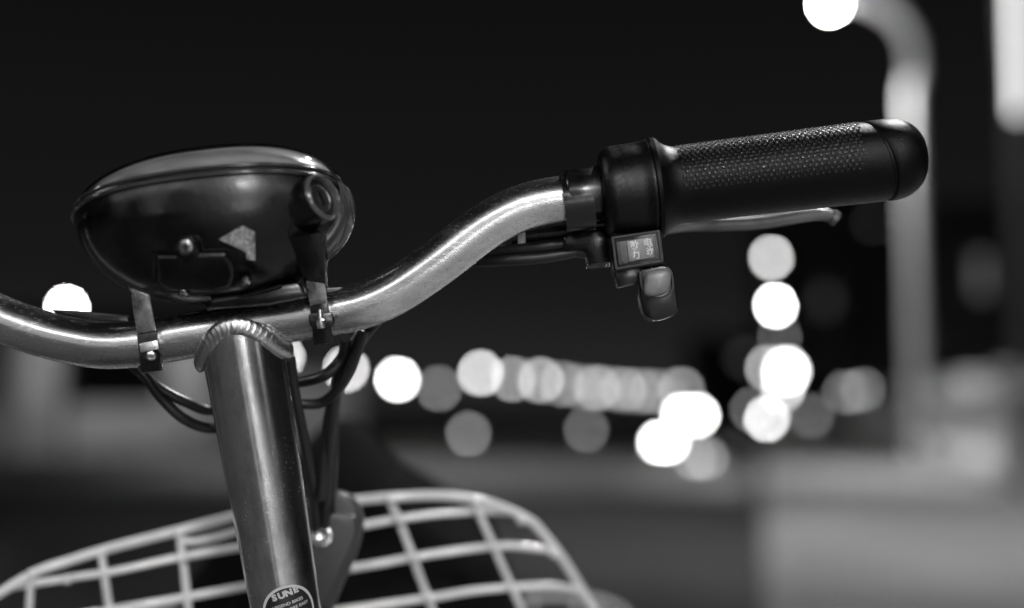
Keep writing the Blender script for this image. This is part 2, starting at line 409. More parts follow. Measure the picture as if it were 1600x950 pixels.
spot((-6, 3, 4.2), (-5, 8, 0), 320, 110)  # extra spot without a fixture, added to brighten the forecourt
for x in (-7, 0, 7): spot((x, -5.4, 4.9), (x, -7, 8.0), 420, 130, .08)  # wash added on the unseen facade, to show in the handlebar
# spots without fixtures, added to light the far ground
spot((-9, 30, 5), (-7.5, 33, .4), 420, 120)
spot((-2.5, 25, 6.5), (-1.5, 24, 0), 1100, 95)

# unseen pale building, added behind the photographer for its reflections in the metal
bh = thing('building', 'unseen pale building with glowing panes, added behind the photographer for its reflections', 'building', (0, -8.5, 0))
q = MB(); q.box((0, -10, 8.9), (30, 6, 9.0), bev=.05); q.box((0, -10, .14), (30, 6, .28)); obj('wall', q, pale_wall, bh)
for i in range(11):
    q = MB(); q.box((-14.2 + i * 2.8, -7.2, 2.34), (.55, .5, 4.12), bev=.04); obj('pillar', q, pale_wall, bh)
for i, v in enumerate((.2, .8, .1, 1.2, .4, 6.0, .3, .15, .9, .1)):
    q = MB(); q.box((-12.8 + i * 2.8 + (.38 if i == 5 else 0), -7.30, 2.34), (1.35 if i == 5 else 2.2, .05, 4.0)); obj('window', q, emitter('added_pane_glow', v, True), bh)  # glowing panes added to give the stem a bright streak
q = MB(); q.box((0, -6.85, 4.75), (27, .22, .75), bev=.04); obj('added_light_band', q, emitter('light_band_glow', 5.0, True), bh)  # glowing band added for the highlight line along the handlebar
q = MB(); q.box((1.58, -7.12, .72), (1.5, .3, .85), bev=.02); obj('added_light_box', q, emitter('light_box_glow', 16.0, True), bh)  # low glowing box added to brighten the top of the stem
for i in range(10):
    q = MB()
    for z in (1.4, 3.2): q.box((-12.8 + i * 2.8, -7.25, z), (2.2, .08, .07))
    q.box((-12.8 + i * 2.8, -7.25, 2.34), (.07, .08, 4.0)); obj('window_frame', q, post_m, bh)
spot((2.2, -2.2, 4.5), (1.6, -.5, 0), 90, 120, .1)  # spot added on the near pavement, for its reflection in the metal

# ------------------------------------------------------------------ distant walls and buildings
wl = thing('boundary_wall', 'low pale boundary wall across the street at the left', 'wall', (-9, 33, 0))
q = MB(); a0, a1 = PY(-400, 640, 33), PY(545, 640, 33); q.box(((a0.x + a1.x) / 2, 33, .55), (a1.x - a0.x, .3, 1.1), bev=.02); obj('wall', q, pale_wall, wl)
for x0, x1, h in ((18, 96, 2.9), (262, 345, 2.5), (430, 560, 1.75)):
    l, r_ = PY(x0, 600, 32.8), PY(x1, 600, 32.8)
    q = MB(); q.box(((l.x + r_.x) / 2, 32.7, h / 2), (r_.x - l.x, .5, h), bev=.03); obj('pillar', q, pale_wall, wl)
def building(x0, x1, Y, h, label, wins=()):
    l, r_ = PY(x0, 600, Y), PY(x1, 600, Y); c = (l.x + r_.x) / 2
    t = thing('building', label, 'building', (c, Y + 6, 0), 'dark buildings in the distance')
    q = MB(); q.box((c, Y + 6, h / 2), (r_.x - l.x, 12, h), bev=.05)
    q.box((c, Y + 6, h + .2), (r_.x - l.x + .5, 12.5, .4)); obj('wall', q, dark_wall, t)
    for wx, wy, ww, wh, v in wins:
        p = PY(wx, wy, Y - .06); s_ = Y / F
        q = MB(); q.box((p.x, Y - .04, p.z), (ww * s_ + .3, .06, wh * s_ + .3), bev=.02); w_ = obj('window', q, post_m, t)
        q = MB(); q.box((p.x, Y - .09, p.z), (ww * s_, .03, wh * s_)); obj('pane', q, glow(v), w_)
building(-300, 330, 80, 6.2, 'long low dark building behind the boundary wall at the left')
building(1240, 1420, 75, 12.5, 'tall dark building with dimly lit windows behind the tall street lamp', [(1366, 375, 14, 60, .35), (1366, 520, 14, 70, .2), (1290, 470, 16, 30, .08)])
building(1455, 1800, 60, 9.5, 'dark building with one dim window at the far right', [(1532, 430, 16, 60, .16)])
building(1090, 1180, 160, 9.0, 'narrow dark building with a faint window behind the mast lamps', [(1165, 560, 20, 16, .15)])

# ================================================================== THE BICYCLE
DB = .645                                       # distance of the handlebar from the lens
hub = Vector((-.070, .965, .335))
bike = thing('electric_bicycle', 'electric bicycle seen from the rider side, chrome handlebar, black grip, wire front basket', 'bicycle', (-.055, .95, 0))

# --- handlebar: one bent tube, its left half mirrored past the frame edge
cl = [(-330, 402), (-250, 410), (-180, 424), (-90, 458), (0, 498), (65, 521), (110, 532), (160, 540), (220, 537), (295, 524), (390, 508), (470, 496), (538, 485),
      (580, 473), (620, 454), (660, 428), (701, 398), (735, 371), (767, 349), (805, 329), (844, 317), (891, 309.6)]
path = cr_([P(x, y, DB) for x, y in cl], 8) + [P(1150, 278, DB), P(1380, 250, DB)]
R_BAR = mm(36.5, DB)
q = MB(); q.tube(path, R_BAR, 64); handlebar = obj('handlebar', q, bar_metal, bike, 60)
BARC = [(x, y) for x, y in cl]
def bar_y(x):
    for (xa, ya), (xb, yb) in zip(BARC, BARC[1:]):
        if xa <= x <= xb: return ya + (yb - ya) * (x - xa) / (xb - xa)
# --- stem
s_top, s_bot = P(377, 530, DB), P(447, 950, .650)
sax = (s_bot - s_top).normalized(); slen = (s_bot - s_top).length
q = MB()
def stem_r(t): return .0187 - .0029 * min(1, t / slen)
# mitred top: the tube end follows the handlebar surface
seg = 96; u0 = (Vector((0, -1, 0)) - sax * Vector((0, -1, 0)).dot(sax)).normalized(); v0 = sax.cross(u0)
bar_dir = (P(470, 496, DB) - P(295, 524, DB)).normalized()
def stem_pt(a, t, extra=0): return s_top + sax * t + (u0 * math.cos(a) + v0 * math.sin(a)) * (stem_r(t) + extra)
def mitre(a):                                   # where the stem wall meets the bar, as a length along the stem
    side = abs(math.sin(a))
    return -.0046 + .0148 * side ** 2.1
rows = [0, .15, .3, .45, .6, .75, .9]; vs_ = []; fs = []
ts = [i / 24 for i in range(25)]
for t_ in ts:
    for k_ in range(seg):
        a = 2 * math.pi * k_ / seg; m0 = mitre(a); vs_.append(stem_pt(a, m0 + (slen * 1.25 - m0) * t_))
for i in range(24):
    for k_ in range(seg):
        l = (k_ + 1) % seg; fs.append([i * seg + k_, i * seg + l, (i + 1) * seg + l, (i + 1) * seg + k_])
for rr_, dd_ in ((.85, -.001), (.55, -.002)):       # the weld metal fills the gap up to the bar
    for k_ in range(seg):
        a = 2 * math.pi * k_ / seg; m0 = mitre(a); vs_.append(s_top + sax * (m0 + dd_) + (u0 * math.cos(a) + v0 * math.sin(a)) * stem_r(m0) * rr_)
for i_, j_ in ((0, 25), (25, 26)):
    for k_ in range(seg):
        l = (k_ + 1) % seg; fs.append([i_ * seg + k_, j_ * seg + k_, j_ * seg + l, i_ * seg + l])
q.add(vs_, fs); stem = obj('stem', q, stem_metal, bike, 60)
# --- weld bead: overlapping crescents laid round the joint
q = MB(); n = 460; segb = 24; vs_ = []; fs = []
loop = []
for i in range(n):
    a = 2 * math.pi * i / n; ca, sa = math.cos(a), math.sin(a)
    t0 = mitre(a); e_ = -.0006 + .0024 * abs(math.sin(a)) ** 2
    p = stem_pt(a, t0 - .0022, e_)
    loop.append(p)
for i in range(n):
    T = (loop[(i + 1) % n] - loop[i - 1]).normalized(); rad = (loop[i] - (s_top + sax * (loop[i] - s_top).dot(sax))).normalized()
    b_ = T.cross(rad).normalized(); rad = b_.cross(T)
    for k_ in range(segb):
        ph = 2 * math.pi * k_ / segb
        lag = .0034 * math.cos(ph) + .0004 * math.sin(ph)              # crescents: the middle of each ripple leads
        s_ = (i / n * 54 + lag / .0028 * 1.0) % 1.0
        rr = .0036 * (.92 + .09 * s_ ** 1.5 + .08 * noise.noise(loop[i] * 300))
        vs_.append(loop[i] + (rad * math.cos(ph) * .62 + b_ * math.sin(ph) * 1.15) * rr)
for i in range(n):
    for k_ in range(segb):
        l = (k_ + 1) % segb; j = (i + 1) % n; fs.append([i * segb + k_, i * segb + l, j * segb + l, j * segb + k_])
q.add(vs_, fs); obj('weld_bead', q, weld, stem, 45)
# --- round sticker on the stem (wraps the tube)
dc = P(452, 957, .69) - CAM; best = None
bvh = BVHTree.FromPolygons([WL[stem] + v.co for v in stem.data.vertices], [list(p.vertices) for p in stem.data.polygons])
def cast(b, px, py):
    d_ = (P(px, py, 1) - CAM).normalized(); h = b.ray_cast(CAM, d_); return h[0], h[1]
hit, _nn = cast(bvh, 453, 957)
tc_ = (hit - s_top).dot(sax); rel = hit - s_top - sax * tc_; ac = math.atan2(rel.dot(v0), rel.dot(u0)); RD = mm(43, .645)
dirv = 1 if stem_pt(ac + .1, tc_).x > stem_pt(ac, tc_).x else -1
def wrap(x, y, ex=.0004):                        # x to the right, y up
    return stem_pt(ac + dirv * x / .0160, tc_ - y, ex)
def ring(mb, r0, r1, ex, mi, sy=1.0, n_=72, nr=6):
    vv = []; ff = []
    for j in range(nr + 1):
        r_ = r0 + (r1 - r0) * j / nr
        for i in range(n_):
            a = 2 * math.pi * i / n_; vv.append(wrap(r_ * math.cos(a), r_ * math.sin(a) * sy, ex))
    for j in range(nr):
        for i in range(n_):
            l = (i + 1) % n_; ff.append([j * n_ + i, j * n_ + l, (j + 1) * n_ + l, (j + 1) * n_ + i])
    mb.add(vv, ff, mi)
q = MB(); ring(q, .00001, RD * .93, .00025, 0); ring(q, RD * .90, RD, .0004, 1)
def wtext(body, size, x, y, rot, bold=0, sx=1):
    v, f = text_mesh(body, size, bold); c_, s_ = math.cos(rot), math.sin(rot)
    q.add([wrap(x + (p.x * sx) * c_ - p.y * s_, y + (p.x * sx) * s_ + p.y * c_, .0006) for p in v], f, 1)
ro = math.radians(9)
for i, ch in enumerate('SUNE'):
    wtext(ch, .0038, -.0056 + i * .0032, .0077 + i * .0006, ro, .00022, 1.15)
wtext('LEGEND BIKES', .0019, -.0002, .0041, ro, .00004, 1.15)
wtext('RIDE MORE EASY', .0019, .0012, .0017, ro, .00004, 1.1)
wtext('CITY LINE', .0030, 0, -.003, ro, .0001)
obj('round_sticker', q, [decal_dark, decal_pale], stem, 0)

# --- grip, throttle housing, collar: turned parts on one axis
G0 = P(889, 309.8, DB); G1 = P(1446, 243, DB); gax = (G1 - G0).normalized(); K = DB / F
def prof(l): return [(t_ * K, r_ * K) for t_, r_ in l]
q = MB(); q.lathe(G0, gax, prof([(-2, 38), (-2, 43), (0, 45), (3, 45.5), (50, 45.5), (53, 44), (54, 41), (56, 38)]), 64); obj('collar', q, gloss, bike)
hs = [(50, 36), (51, 48)]
for i in range(9):
    a = math.pi / 2 * i / 8; hs.append((51 + 20 * (1 - math.cos(a)), 52 + 21 * math.sin(a)))
hs += [(110, 74.5), (124, 75.5), (126, 77), (128, 77), (129, 74), (131, 74)]
q = MB(); q.lathe(G0, gax, prof(hs), 96); thr = obj('throttle_housing', q, plastic, bike)
gp = [(131, 60), (131, 75.5), (133, 78.5), (139, 79), (143, 76), (149, 70), (156, 65), (164, 62), (172, 60.5), (200, 60.4), (280, 61), (400, 62.5), (486, 63.5), (488, 61.8), (491, 61.8)]
q = MB(); q.lathe(G0, gax, prof(gp), 128)
gu = (Vector((0, 0, 1)) - gax * gax.z).normalized(); gv = gax.cross(gu)     # gu up, gv
toward = -1 if gv.y > 0 else 1
def seam(ang): return -10 - 14 * math.cos(ang) + 12 * max(0, math.sin(ang))
def ang_of(v):
    w2_ = v - G0; return math.atan2(w2_.dot(gv) * toward, w2_.dot(gu))
def grip_r(t_): return (60.4 + (t_ - 172) / 314 * 3.1)
def gpt(t_, ang, h):                             # ang: 0 top, + towards the camera
    return G0 + gax * (t_ * K) + (gu * math.cos(ang) + gv * toward * math.sin(ang)) * ((grip_r(t_) + h) * K)
da = .108
for j in range(-12, 18):
    ang = j * da
    t_ = 176 + (4.6 if j % 2 else 0)
    while t_ < 484 + seam(ang) - 6 - 3 * max(0, j - 4):
        w_, l_, hh = .040, 3.3, 1.7
        if j < 1: w_, l_, hh = .044, 3.3, 2.3
        a4 = [gpt(t_ - l_, ang - w_, -.3), gpt(t_ + l_, ang - w_, -.3), gpt(t_ + l_, ang + w_, -.3), gpt(t_ - l_, ang + w_, -.3)]
        b4 = [gpt(t_ - l_ * .45, ang - w_ * .5, hh), gpt(t_ + l_ * .45, ang - w_ * .5, hh), gpt(t_ + l_ * .45, ang + w_ * .5, hh), gpt(t_ - l_ * .45, ang + w_ * .5, hh)]
        q.add(a4 + b4, [[0, 1, 5, 4], [1, 2, 6, 5], [2, 3, 7, 6], [3, 0, 4, 7], [4, 5, 6, 7]], 1)
        t_ += 9.3
for i, v in enumerate(q.v):                      # the grip ends along a bowed seam
    t_ = (v - G0).dot(gax) / K
    if t_ > 484.5: q.v[i] = v + gax * (seam(ang_of(v)) * K)
grip = obj('grip', q, [rubber, worn], bike)
ep = [(491, 60), (491, 62.6), (493, 64.2), (505, 64.2)]
for i in range(1, 15):
    a = math.pi / 2 * i / 14; ep.append((505 + 56 * math.sin(a) ** 1.0, 64.2 * math.cos(a) ** .78))
q = MB(); q.lathe(G0, gax, prof(ep), 96)
for i, v in enumerate(q.v):                      # the seam of the cap bows towards the tip on the rider's side
    t_ = (v - G0).dot(gax) / K
    if t_ < 504: q.v[i] = v + gax * (seam(ang_of(v)) * K)
obj('end_cap', q, rubber, grip)
# second grip on the far left end of the bar
L0 = P(-180, 424, DB); L1 = P(-330, 402, DB); lax = (L1 - L0).normalized()
q = MB(); q.lathe(L0, lax, prof([(0, 38), (0, 60), (8, 70), (14, 72), (30, 61), (300, 62), (360, 62), (395, 50), (408, 20), (409, 2)]), 48); obj('grip', q, rubber, bike)

# --- switch box under the throttle housing
off = Vector((0, .013, 0))
DS = .632
sw = MB()
sw.prism([P(x, y, DS + .004) for x, y in ((962, 330), (1034, 322), (1036, 362), (957, 372))], Vector((0, .02, 0)), bev=.001)
sw.prism([P(x, y, DS) for x, y in ((953, 368), (1032, 357), (1041, 412), (960, 425))], Vector((0, .019, 0)), bev=.0009, segs=3)
sw.prism([P(x, y, DS + .003) for x, y in ((960, 420), (1002, 415), (1000, 440), (966, 448))], Vector((0, .012, 0)), bev=.0008)
# horn button cup
cup = [(996, 428), (1003, 420), (1034, 414), (1046, 416), (1053, 425), (1057, 452), (1061, 482), (1056, 491), (1038, 498), (1020, 499), (1010, 494), (1003, 478)]
sw.prism([P(x, y, DS + .002) for x, y in cup], Vector((0, .016, 0)), bev=.0009, segs=3)
switch = obj('switch_box', sw, gloss, bike)
q = MB()                                         # raised bezel frame round the rocker
fr = [(957, 372), (1027, 362), (1034, 408), (963, 420)]
for i in range(4):
    a, b_ = fr[i], fr[(i + 1) % 4]; q.tube([P(a[0], a[1], DS - .0003), P(b_[0], b_[1], DS - .0003)], .00055, 8)
q.prism([P(x, y, DS - .0006) for x, y in ((963, 378), (1022, 369), (1028, 404), (967, 414))], Vector((0, .0012, 0)), bev=.0003)
obj('bezel', q, mat('bezel_plastic', .05, .4, cvar=.3, cscale=400), switch)
q = MB()
q.prism([P(968, 378, DS - .0006), P(983, 376, DS - .0034), P(987, 408, DS - .0034), P(978, 412, DS - .0012), P(972, 408, DS - .0006)], Vector((0, .0015, 0)), bev=.0003)
q.prism([P(979, 377, DS - .0034), P(1019, 371, DS - .0012), P(1023, 402, DS - .0012), P(983, 409, DS - .0034)], Vector((0, .0022, 0)), bev=.0004)
rocker = obj('rocker_switch', q, grey_pl, switch)
q = MB()
def ptext(mb, body, size_px, x, y, d_, rot=0, bold=0):
    v, f = text_mesh(body, size_px, bold); c_, s_ = math.cos(rot), math.sin(rot)
    mb.add([P(x + p.x * c_ + p.y * s_, y - (p.y * c_) + p.x * s_ * 1, d_) for p in v], f)
rt = math.radians(-9)
for ch, x, y in (('助', 991, 384), ('力', 993, 399), ('电', 1012, 380), ('动', 1014, 394)):
    dd = DS - .0034 + (x - 979) / 40 * .0022 - .00035
    ptext(q, ch, 15, x, y, dd, rt, .25)
obj('lettering', q, pale_pl, switch, 0)
q = MB()                                         # horn button and the lip round it
lip = cr_([P(x, y, DS + .0012) for x, y in ((1000, 424), (1003, 448), (1012, 461), (1027, 466), (1043, 461), (1051, 449), (1049, 427), (1042, 418))], 6)
q.tube(lip, .0005, 8); obj('button_lip', q, mat('lip_plastic', .06, .3), switch)
q = MB(); c = P(1027, 438, DS + .0015)
vs_ = []; fs = []
shape = []
for i in range(40):
    a = 2 * math.pi * i / 40; ca, sa = math.cos(a), math.sin(a)
    ex = 1 / 3.2
    shape.append((math.copysign(abs(ca) ** (2 * ex), ca) * 21, -math.copysign(abs(sa) ** (2 * ex), sa) * (23 if sa < 0 else 20)))
for j, (sc_, z_) in enumerate(((1, 0), (1, .002), (.97, .0032), (.88, .0043), (.7, .0050), (.4, .0054), (.02, .0055))):
    for x, y in shape: vs_.append(P(1027 + x * sc_ - .12 * y * sc_, 440 + y * sc_ - .12 * x * sc_, DS + .0015 - z_))
for j in range(6):
    for i in range(40): fs.append([j * 40 + i, j * 40 + (i + 1) % 40, (j + 1) * 40 + (i + 1) % 40, (j + 1) * 40 + i])
q.add(vs_, fs); obj('horn_button', q, grey_pl, switch)

# --- brake lever behind the grip, with its perch and cable
q = MB(); lv = cr_([P(955, 372, .675), P(1010, 362, .69), P(1065, 352, .70), (P(1130, 350, .70)), P(1190, 347, .70), P(1245, 338, .70), P(1280, 334, .70), P(1298, 338, .70), P(1308, 343, .70)], 6)
nn = len(lv); q.tube(lv, [.0028 + .0006 * math.sin(i / nn * 3) + (.0009 if i > nn - 7 else 0) for i in range(nn)], 16, flat=.95, ref=(0, 0, 1))
lever = obj('brake_lever', q, lever_m, bike)
q = MB(); q.lathe(P(880, 318, DB), gax, prof([(0, 36), (0, 46), (46, 46), (46, 36)]), 48)
q.prism([P(x, y, .655) for x, y in ((898, 355), (958, 352), (960, 410), (921, 414), (915, 392), (880, 392), (880, 372))], Vector((0, .022, 0)), bev=.0015)
q.tube([P(800, 372, .665), P(905, 360, .662)], .0035, 14); q.tube([P(902, 392, .66), P(926, 390, .66)], .0036, 14)
obj('lever_perch', q, gloss, bike)
q = MB(); q.box(P(815, 374, .662), (.0035, .004, .006), bev=.0005); obj('cable_end', q, decal_pale, bike)
q = MB(); q.tube(cr_([P(905, 392, .66), P(850, 402, .66), P(780, 407, .662), P(720, 412, .67), (P(650, 440, .68)), P(590, 490, .685), P(548, 545, .685), P(528, 600, .69), P(516, 680, .70), P(508, 790, .72), P(505, 900, .75)], 8), .0027, 14); obj('cable', q, cable_m, bike)
q = MB(); q.tube(cr_([P(905, 378, .66), P(840, 386, .66), P(760, 396, .665), P(690, 420, .68), (P(620, 470, .69)), P(572, 520, .69), P(535, 570, .695), P(522, 640, .70), P(520, 720, .71), P(515, 800, .73)], 8), .0027, 14); obj('cable', q, cable_m, bike)
CB = [[(540, 528, .67), (535, 560, .68), (505, 588, .68), (455, 600, .69), (400, 606, .69), (335, 640, .69), (290, 628, .68), (245, 604, .675), (212, 575, .67), (170, 545, .67)],
      [(570, 515, .67), (540, 590, .68), (505, 628, .69), (455, 632, .69), (400, 650, .69), (335, 669, .69), (290, 656, .68), (252, 622, .675), (225, 585, .67), (190, 548, .67)],
      [(452, 560, .67), (462, 620, .68), (474, 680, .69), (484, 740, .70), (492, 800, .72), (500, 900, .74)],
      [(590, 500, .668), (566, 530, .675), (548, 565, .68), (530, 600, .69), (512, 660, .70), (500, 780, .71)]]
for c in CB:
    q = MB(); q.tube(cr_([P(*p) for p in c], 8), .0026, 12); obj('cable', q, cable_m, bike)

# --- headlight unit on the handlebar
HO = P(331, 327, .635)
ra = math.radians(7); ti = math.radians(11)
HX = Vector((math.cos(ra), 0, math.sin(ra))); HY = Vector((0, math.cos(ti), -math.sin(ti))); HY = (HY - HX * HY.dot(HX)).normalized(); HZ = HX.cross(HY)
def H(x, y, z): return HO + HX * x + HY * y + HZ * z
RX, RY, HB, HT = .0595, .042, .0410, .0215
def foot_(a, n_=2.35):
    c_, s_ = math.cos(a), math.sin(a); e_ = 2 / n_
    return math.copysign(abs(c_) ** e_, c_), math.copysign(abs(s_) ** e_, s_)
def shellmesh(mb, z0, hgt, grow=0, nseg=96, nr=26, v0_=0, v1_=1, nv=2.1, sign=-1, xs=0, mi=0, close=True):
    vv = []; ff = []
    for j in range(nr + 1):
        b_ = (v0_ + (v1_ - v0_) * j / nr) * math.pi / 2
        rr = math.cos(b_) ** (2 / nv) if j < nr or v1_ < 1 else .001
        zz = math.sin(b_) ** (2 / nv)
        for i in range(nseg):
            fx, fy = foot_(2 * math.pi * i / nseg)
            vv.append(H(fx * (RX + grow) * rr + xs * zz, fy * (RY + grow) * rr, z0 + sign * hgt * zz))
    for j in range(nr):
        for i in range(nseg):
            l = (i + 1) % nseg; ff.append([j * nseg + i, j * nseg + l, (j + 1) * nseg + l, (j + 1) * nseg + i])
    mb.add(vv, ff, mi)
q = MB(); shellmesh(q, -.0010, HB, sign=-1, xs=.002)
head = obj('headlight', q, shell_m, bike, 60)
q = MB(); shellmesh(q, .0012, HT, -.0022, sign=1, nv=2.0, xs=.004); obj('lens', q, lens_m, head, 60)
q = MB(); shellmesh(q, .0016, HT + .0016, -.0002, sign=1, nv=2.0, v1_=.999, xs=.004); obj('clear_cover', q, clear, head, 60)
q = MB(); rimp = [H(foot_(2 * math.pi * i / 120)[0] * (RX + .0004), foot_(2 * math.pi * i / 120)[1] * (RY + .0004), -.0003) for i in range(120)]
q.tube(rimp, .0012, 12, closed=True)
rimp2 = [H(foot_(2 * math.pi * i / 120)[0] * (RX - .0006), foot_(2 * math.pi * i / 120)[1] * (RY - .0006), .0032) for i in range(120)]
q.tube(rimp2, .0010, 10, closed=True)
obj('rim', q, mat('rim_plastic', .02, .17, bump=.3, bscale=260, rvar=.1, rscale=100), head, 60)
hb = BVHTree.FromPolygons([WL[head] + v.co for v in head.data.vertices], [list(p.vertices) for p in head.data.polygons])
def hpt(px, py, lift=0):
    p, n_ = cast(hb, px, py)
    if p is None: return P(px, py, .6)
    if n_.dot(CAM - p) < 0: n_ = -n_
    return p + n_ * lift
def hline(pts, r_, name, m, lift=.0003, n_=6):
    dense = []
    for (xa, ya), (xb, yb) in zip(pts, pts[1:]):
        for i in range(n_): dense.append(hpt(xa + (xb - xa) * i / n_, ya + (yb - ya) * i / n_, lift))
    dense.append(hpt(*pts[-1], lift)); mb = MB(); mb.tube(dense, r_, 8); return obj(name, mb, m, head)
hline([(240, 440), (241, 393), (273, 393), (277, 374), (283, 369), (308, 369), (314, 374), (318, 390), (356, 389), (366, 400)], .00055, 'moulded_seam', shell_m)
hline([(455, 300), (456, 318), (457, 345), (452, 365), (462, 380)], .0006, 'moulded_seam', shell_m)
# lower battery cover: a thick conforming pad
def pad(poly, lift, name, m, nx=40, rnd=6):
    xs_ = [p[0] for p in poly]; ys_ = [p[1] for p in poly]
    def inside(x, y):
        c_ = False; j = len(poly) - 1
        for i in range(len(poly)):
            if (poly[i][1] > y) != (poly[j][1] > y) and x < (poly[j][0] - poly[i][0]) * (y - poly[i][1]) / (poly[j][1] - poly[i][1]) + poly[i][0]: c_ = not c_
            j = i
        return c_
    def edge(x, y):
        return min(((lambda t_: math.hypot(x - (a[0] + t_ * (b_[0] - a[0])), y - (a[1] + t_ * (b_[1] - a[1]))))(max(0, min(1, ((x - a[0]) * (b_[0] - a[0]) + (y - a[1]) * (b_[1] - a[1])) / max(1e-9, (b_[0] - a[0]) ** 2 + (b_[1] - a[1]) ** 2)))) for a, b_ in zip(poly, poly[1:] + poly[:1])))
    st = (max(xs_) - min(xs_)) / nx; ny = int((max(ys_) - min(ys_)) / st) + 1
    mb = MB(); idx = {}
    for j in range(ny + 1):
        for i in range(nx + 1):
            x, y = min(xs_) + i * st, min(ys_) + j * st
            if inside(x, y):
                idx[i, j] = len(mb.v); d_ = edge(x, y); k_ = min(1, d_ / rnd)
                mb.v.append(hpt(x, y, -.0006 + (lift + .0006) * math.sqrt(max(0, 1 - (1 - k_) ** 2))))
    for (i, j) in list(idx):
        if all(t_ in idx for t_ in ((i + 1, j), (i, j + 1), (i + 1, j + 1))):
            mb.f.append([idx[i, j], idx[i + 1, j], idx[i + 1, j + 1], idx[i, j + 1]]); mb.mi.append(0)
    return obj(name, mb, m, head, 70)
pad([(245, 397), (275, 397), (281, 374), (309, 374), (314, 394), (352, 393), (362, 404), (368, 424), (362, 446), (330, 455), (262, 452), (247, 438)], .0018, 'battery_cover', shell_m, 150, 8)
def screw(px, py, r_, parent, base=None, nrm=None, name='screw', m=bolt_m, lift=.002):
    if base is None: base, nrm = cast(hb, px, py); nrm = nrm if nrm.dot(CAM - base) > 0 else -nrm
    mb = MB(); O = base + nrm * lift
    mb.lathe(O, nrm, [(-.002, r_ * 1.45), (.0002, r_ * 1.45), (.0006, r_ * 1.3), (.0004, r_ * 1.1)], 24, mi=1, caps=False)
    mb.lathe(O, nrm, [(-.001, r_), (.0004, r_), (.0009, r_ * .7), (.001, r_ * .3), (.001, .0001)], 20)
    x_ = nrm.cross(Vector((0, 0, 1))).normalized(); y_ = nrm.cross(x_)
    Rm = Matrix((x_, y_, nrm)).transposed()
    mb.box(O + nrm * .0010, (r_ * 1.2, r_ * .25, .0004), Rm, 1); mb.box(O + nrm * .0011, (r_ * .25, r_ * 1.2, .0004), Rm, 1)
    return obj(name, mb, [m, gloss], parent)
screw(293, 381, .0028, head, lift=.0028)
screw(288, 452, .0018, head, lift=.0022); screw(384, 434, .0018, head, lift=.0026)
# torn paper sticker, standing off the shell at the fold
q = MB(); tp_ = [(342, 373), (380, 351), (397, 360), (396, 372), (384, 391), (378, 387)]
f0 = [hpt(x, y, .0008 + .0016 * ((x - 342) / 54)) for x, y in tp_]; q.prism(f0, Vector((0, .0002, 0)))
f1 = [hpt(397, 360, .0026), hpt(397, 400, .0034), hpt(385, 397, .0040), hpt(384, 390, .0030), hpt(396, 372, .0028)]; q.prism(f1, Vector((0, .0002, 0)))
obj('torn_sticker', q, paper, head, 0)
# key lock
LN = Vector((.78, -.55, .30)).normalized(); _lh, _ln = cast(hb, 504, 308); LC = _lh + (CAM - _lh).normalized() * .007 + LN * .0035
q = MB()
q.lathe(LC - LN * .020, LN, [(0, .0110), (.013, .0110), (.0165, .0105), (.017, .0088)], 48, mi=0, caps=False)
q.lathe(LC - LN * .0045, LN, [(0, .0106), (.001, .0104), (.0022, .0098), (.0026, .0092), (.0020, .0087), (-.001, .0084)], 48, mi=1, caps=False)
q.lathe(LC - LN * .006, LN, [(0, .0086), (0, .0068), (.0012, .0066), (.0016, .0060), (.0010, .0056), (.0012, .0003)], 48, mi=2, caps=False)
x_ = LN.cross(Vector((0, 0, 1))).normalized(); y_ = LN.cross(x_); Rm = Matrix((x_, y_, LN)).transposed() @ Matrix.Rotation(.35, 3, 'Z')
q.box(LC - LN * .0046, (.0016, .0062, .0006), Rm, 0)
obj('key_lock', q, [gloss, mat('lock_ring', .06, .15, coat=.5), mat('lock_face', .20, .4, 1, cvar=.4, cscale=500)], head)
# clear skirt on the right side of the unit
q = MB(); vv = []; ff = []; na, nb = 40, 12
for i in range(na + 1):
    a = math.radians(-22 + 80 * i / na); fx, fy = foot_(a)
    for j in range(nb + 1):
        t_ = j / nb; bulge = .0022 * math.sin(math.pi * min(1, t_ * .9 + .1)) * math.cos(math.radians(-10) - a) ** 2
        shrink = (1 - (t_ * .93) ** 2.4) ** (1 / 2.4)
        vv.append(H(fx * (RX + .0008) * shrink + bulge * fx + .002, fy * (RY + .0008) * shrink, -.001 - t_ * .033))
for i in range(na):
    for j in range(nb): ff.append([i * (nb + 1) + j, (i + 1) * (nb + 1) + j, (i + 1) * (nb + 1) + j + 1, i * (nb + 1) + j + 1])
q.add(vv, ff); obj('smoked_skirt', q, mat('smoked_plastic', .07, .18, alpha=.75, coat=.4), head, 70)

# mounting plate under the unit, lying on the bar
q = MB()
q.prism([P(x, y, .640) for x, y in ((318, 470), (360, 468), (420, 462), (470, 452), (535, 448), (528, 460), (515, 468), (440, 474), (400, 480), (330, 490), (250, 497), (322, 484))], Vector((0, .016, 0)), bev=.0008)
q.prism([P(x, y, .622) for x, y in ((330, 462), (466, 440), (478, 462), (420, 474), (326, 482))], Vector((0, .03, 0)), bev=.0015)
q.tube(cr_([P(372, 462, .621), P(398, 458, .6205), P(440, 446, .621)], 5), .0008, 8)
obj('mounting_plate', q, gloss, bike)
q = MB(); q.prism([P(x, y, .662) for x, y in ((80, 483), (122, 486), (200, 492), (200, 508), (150, 506), (98, 500))], Vector((0, .004, 0)), bev=.0008); obj('reflector_arm', q, gloss, bike)

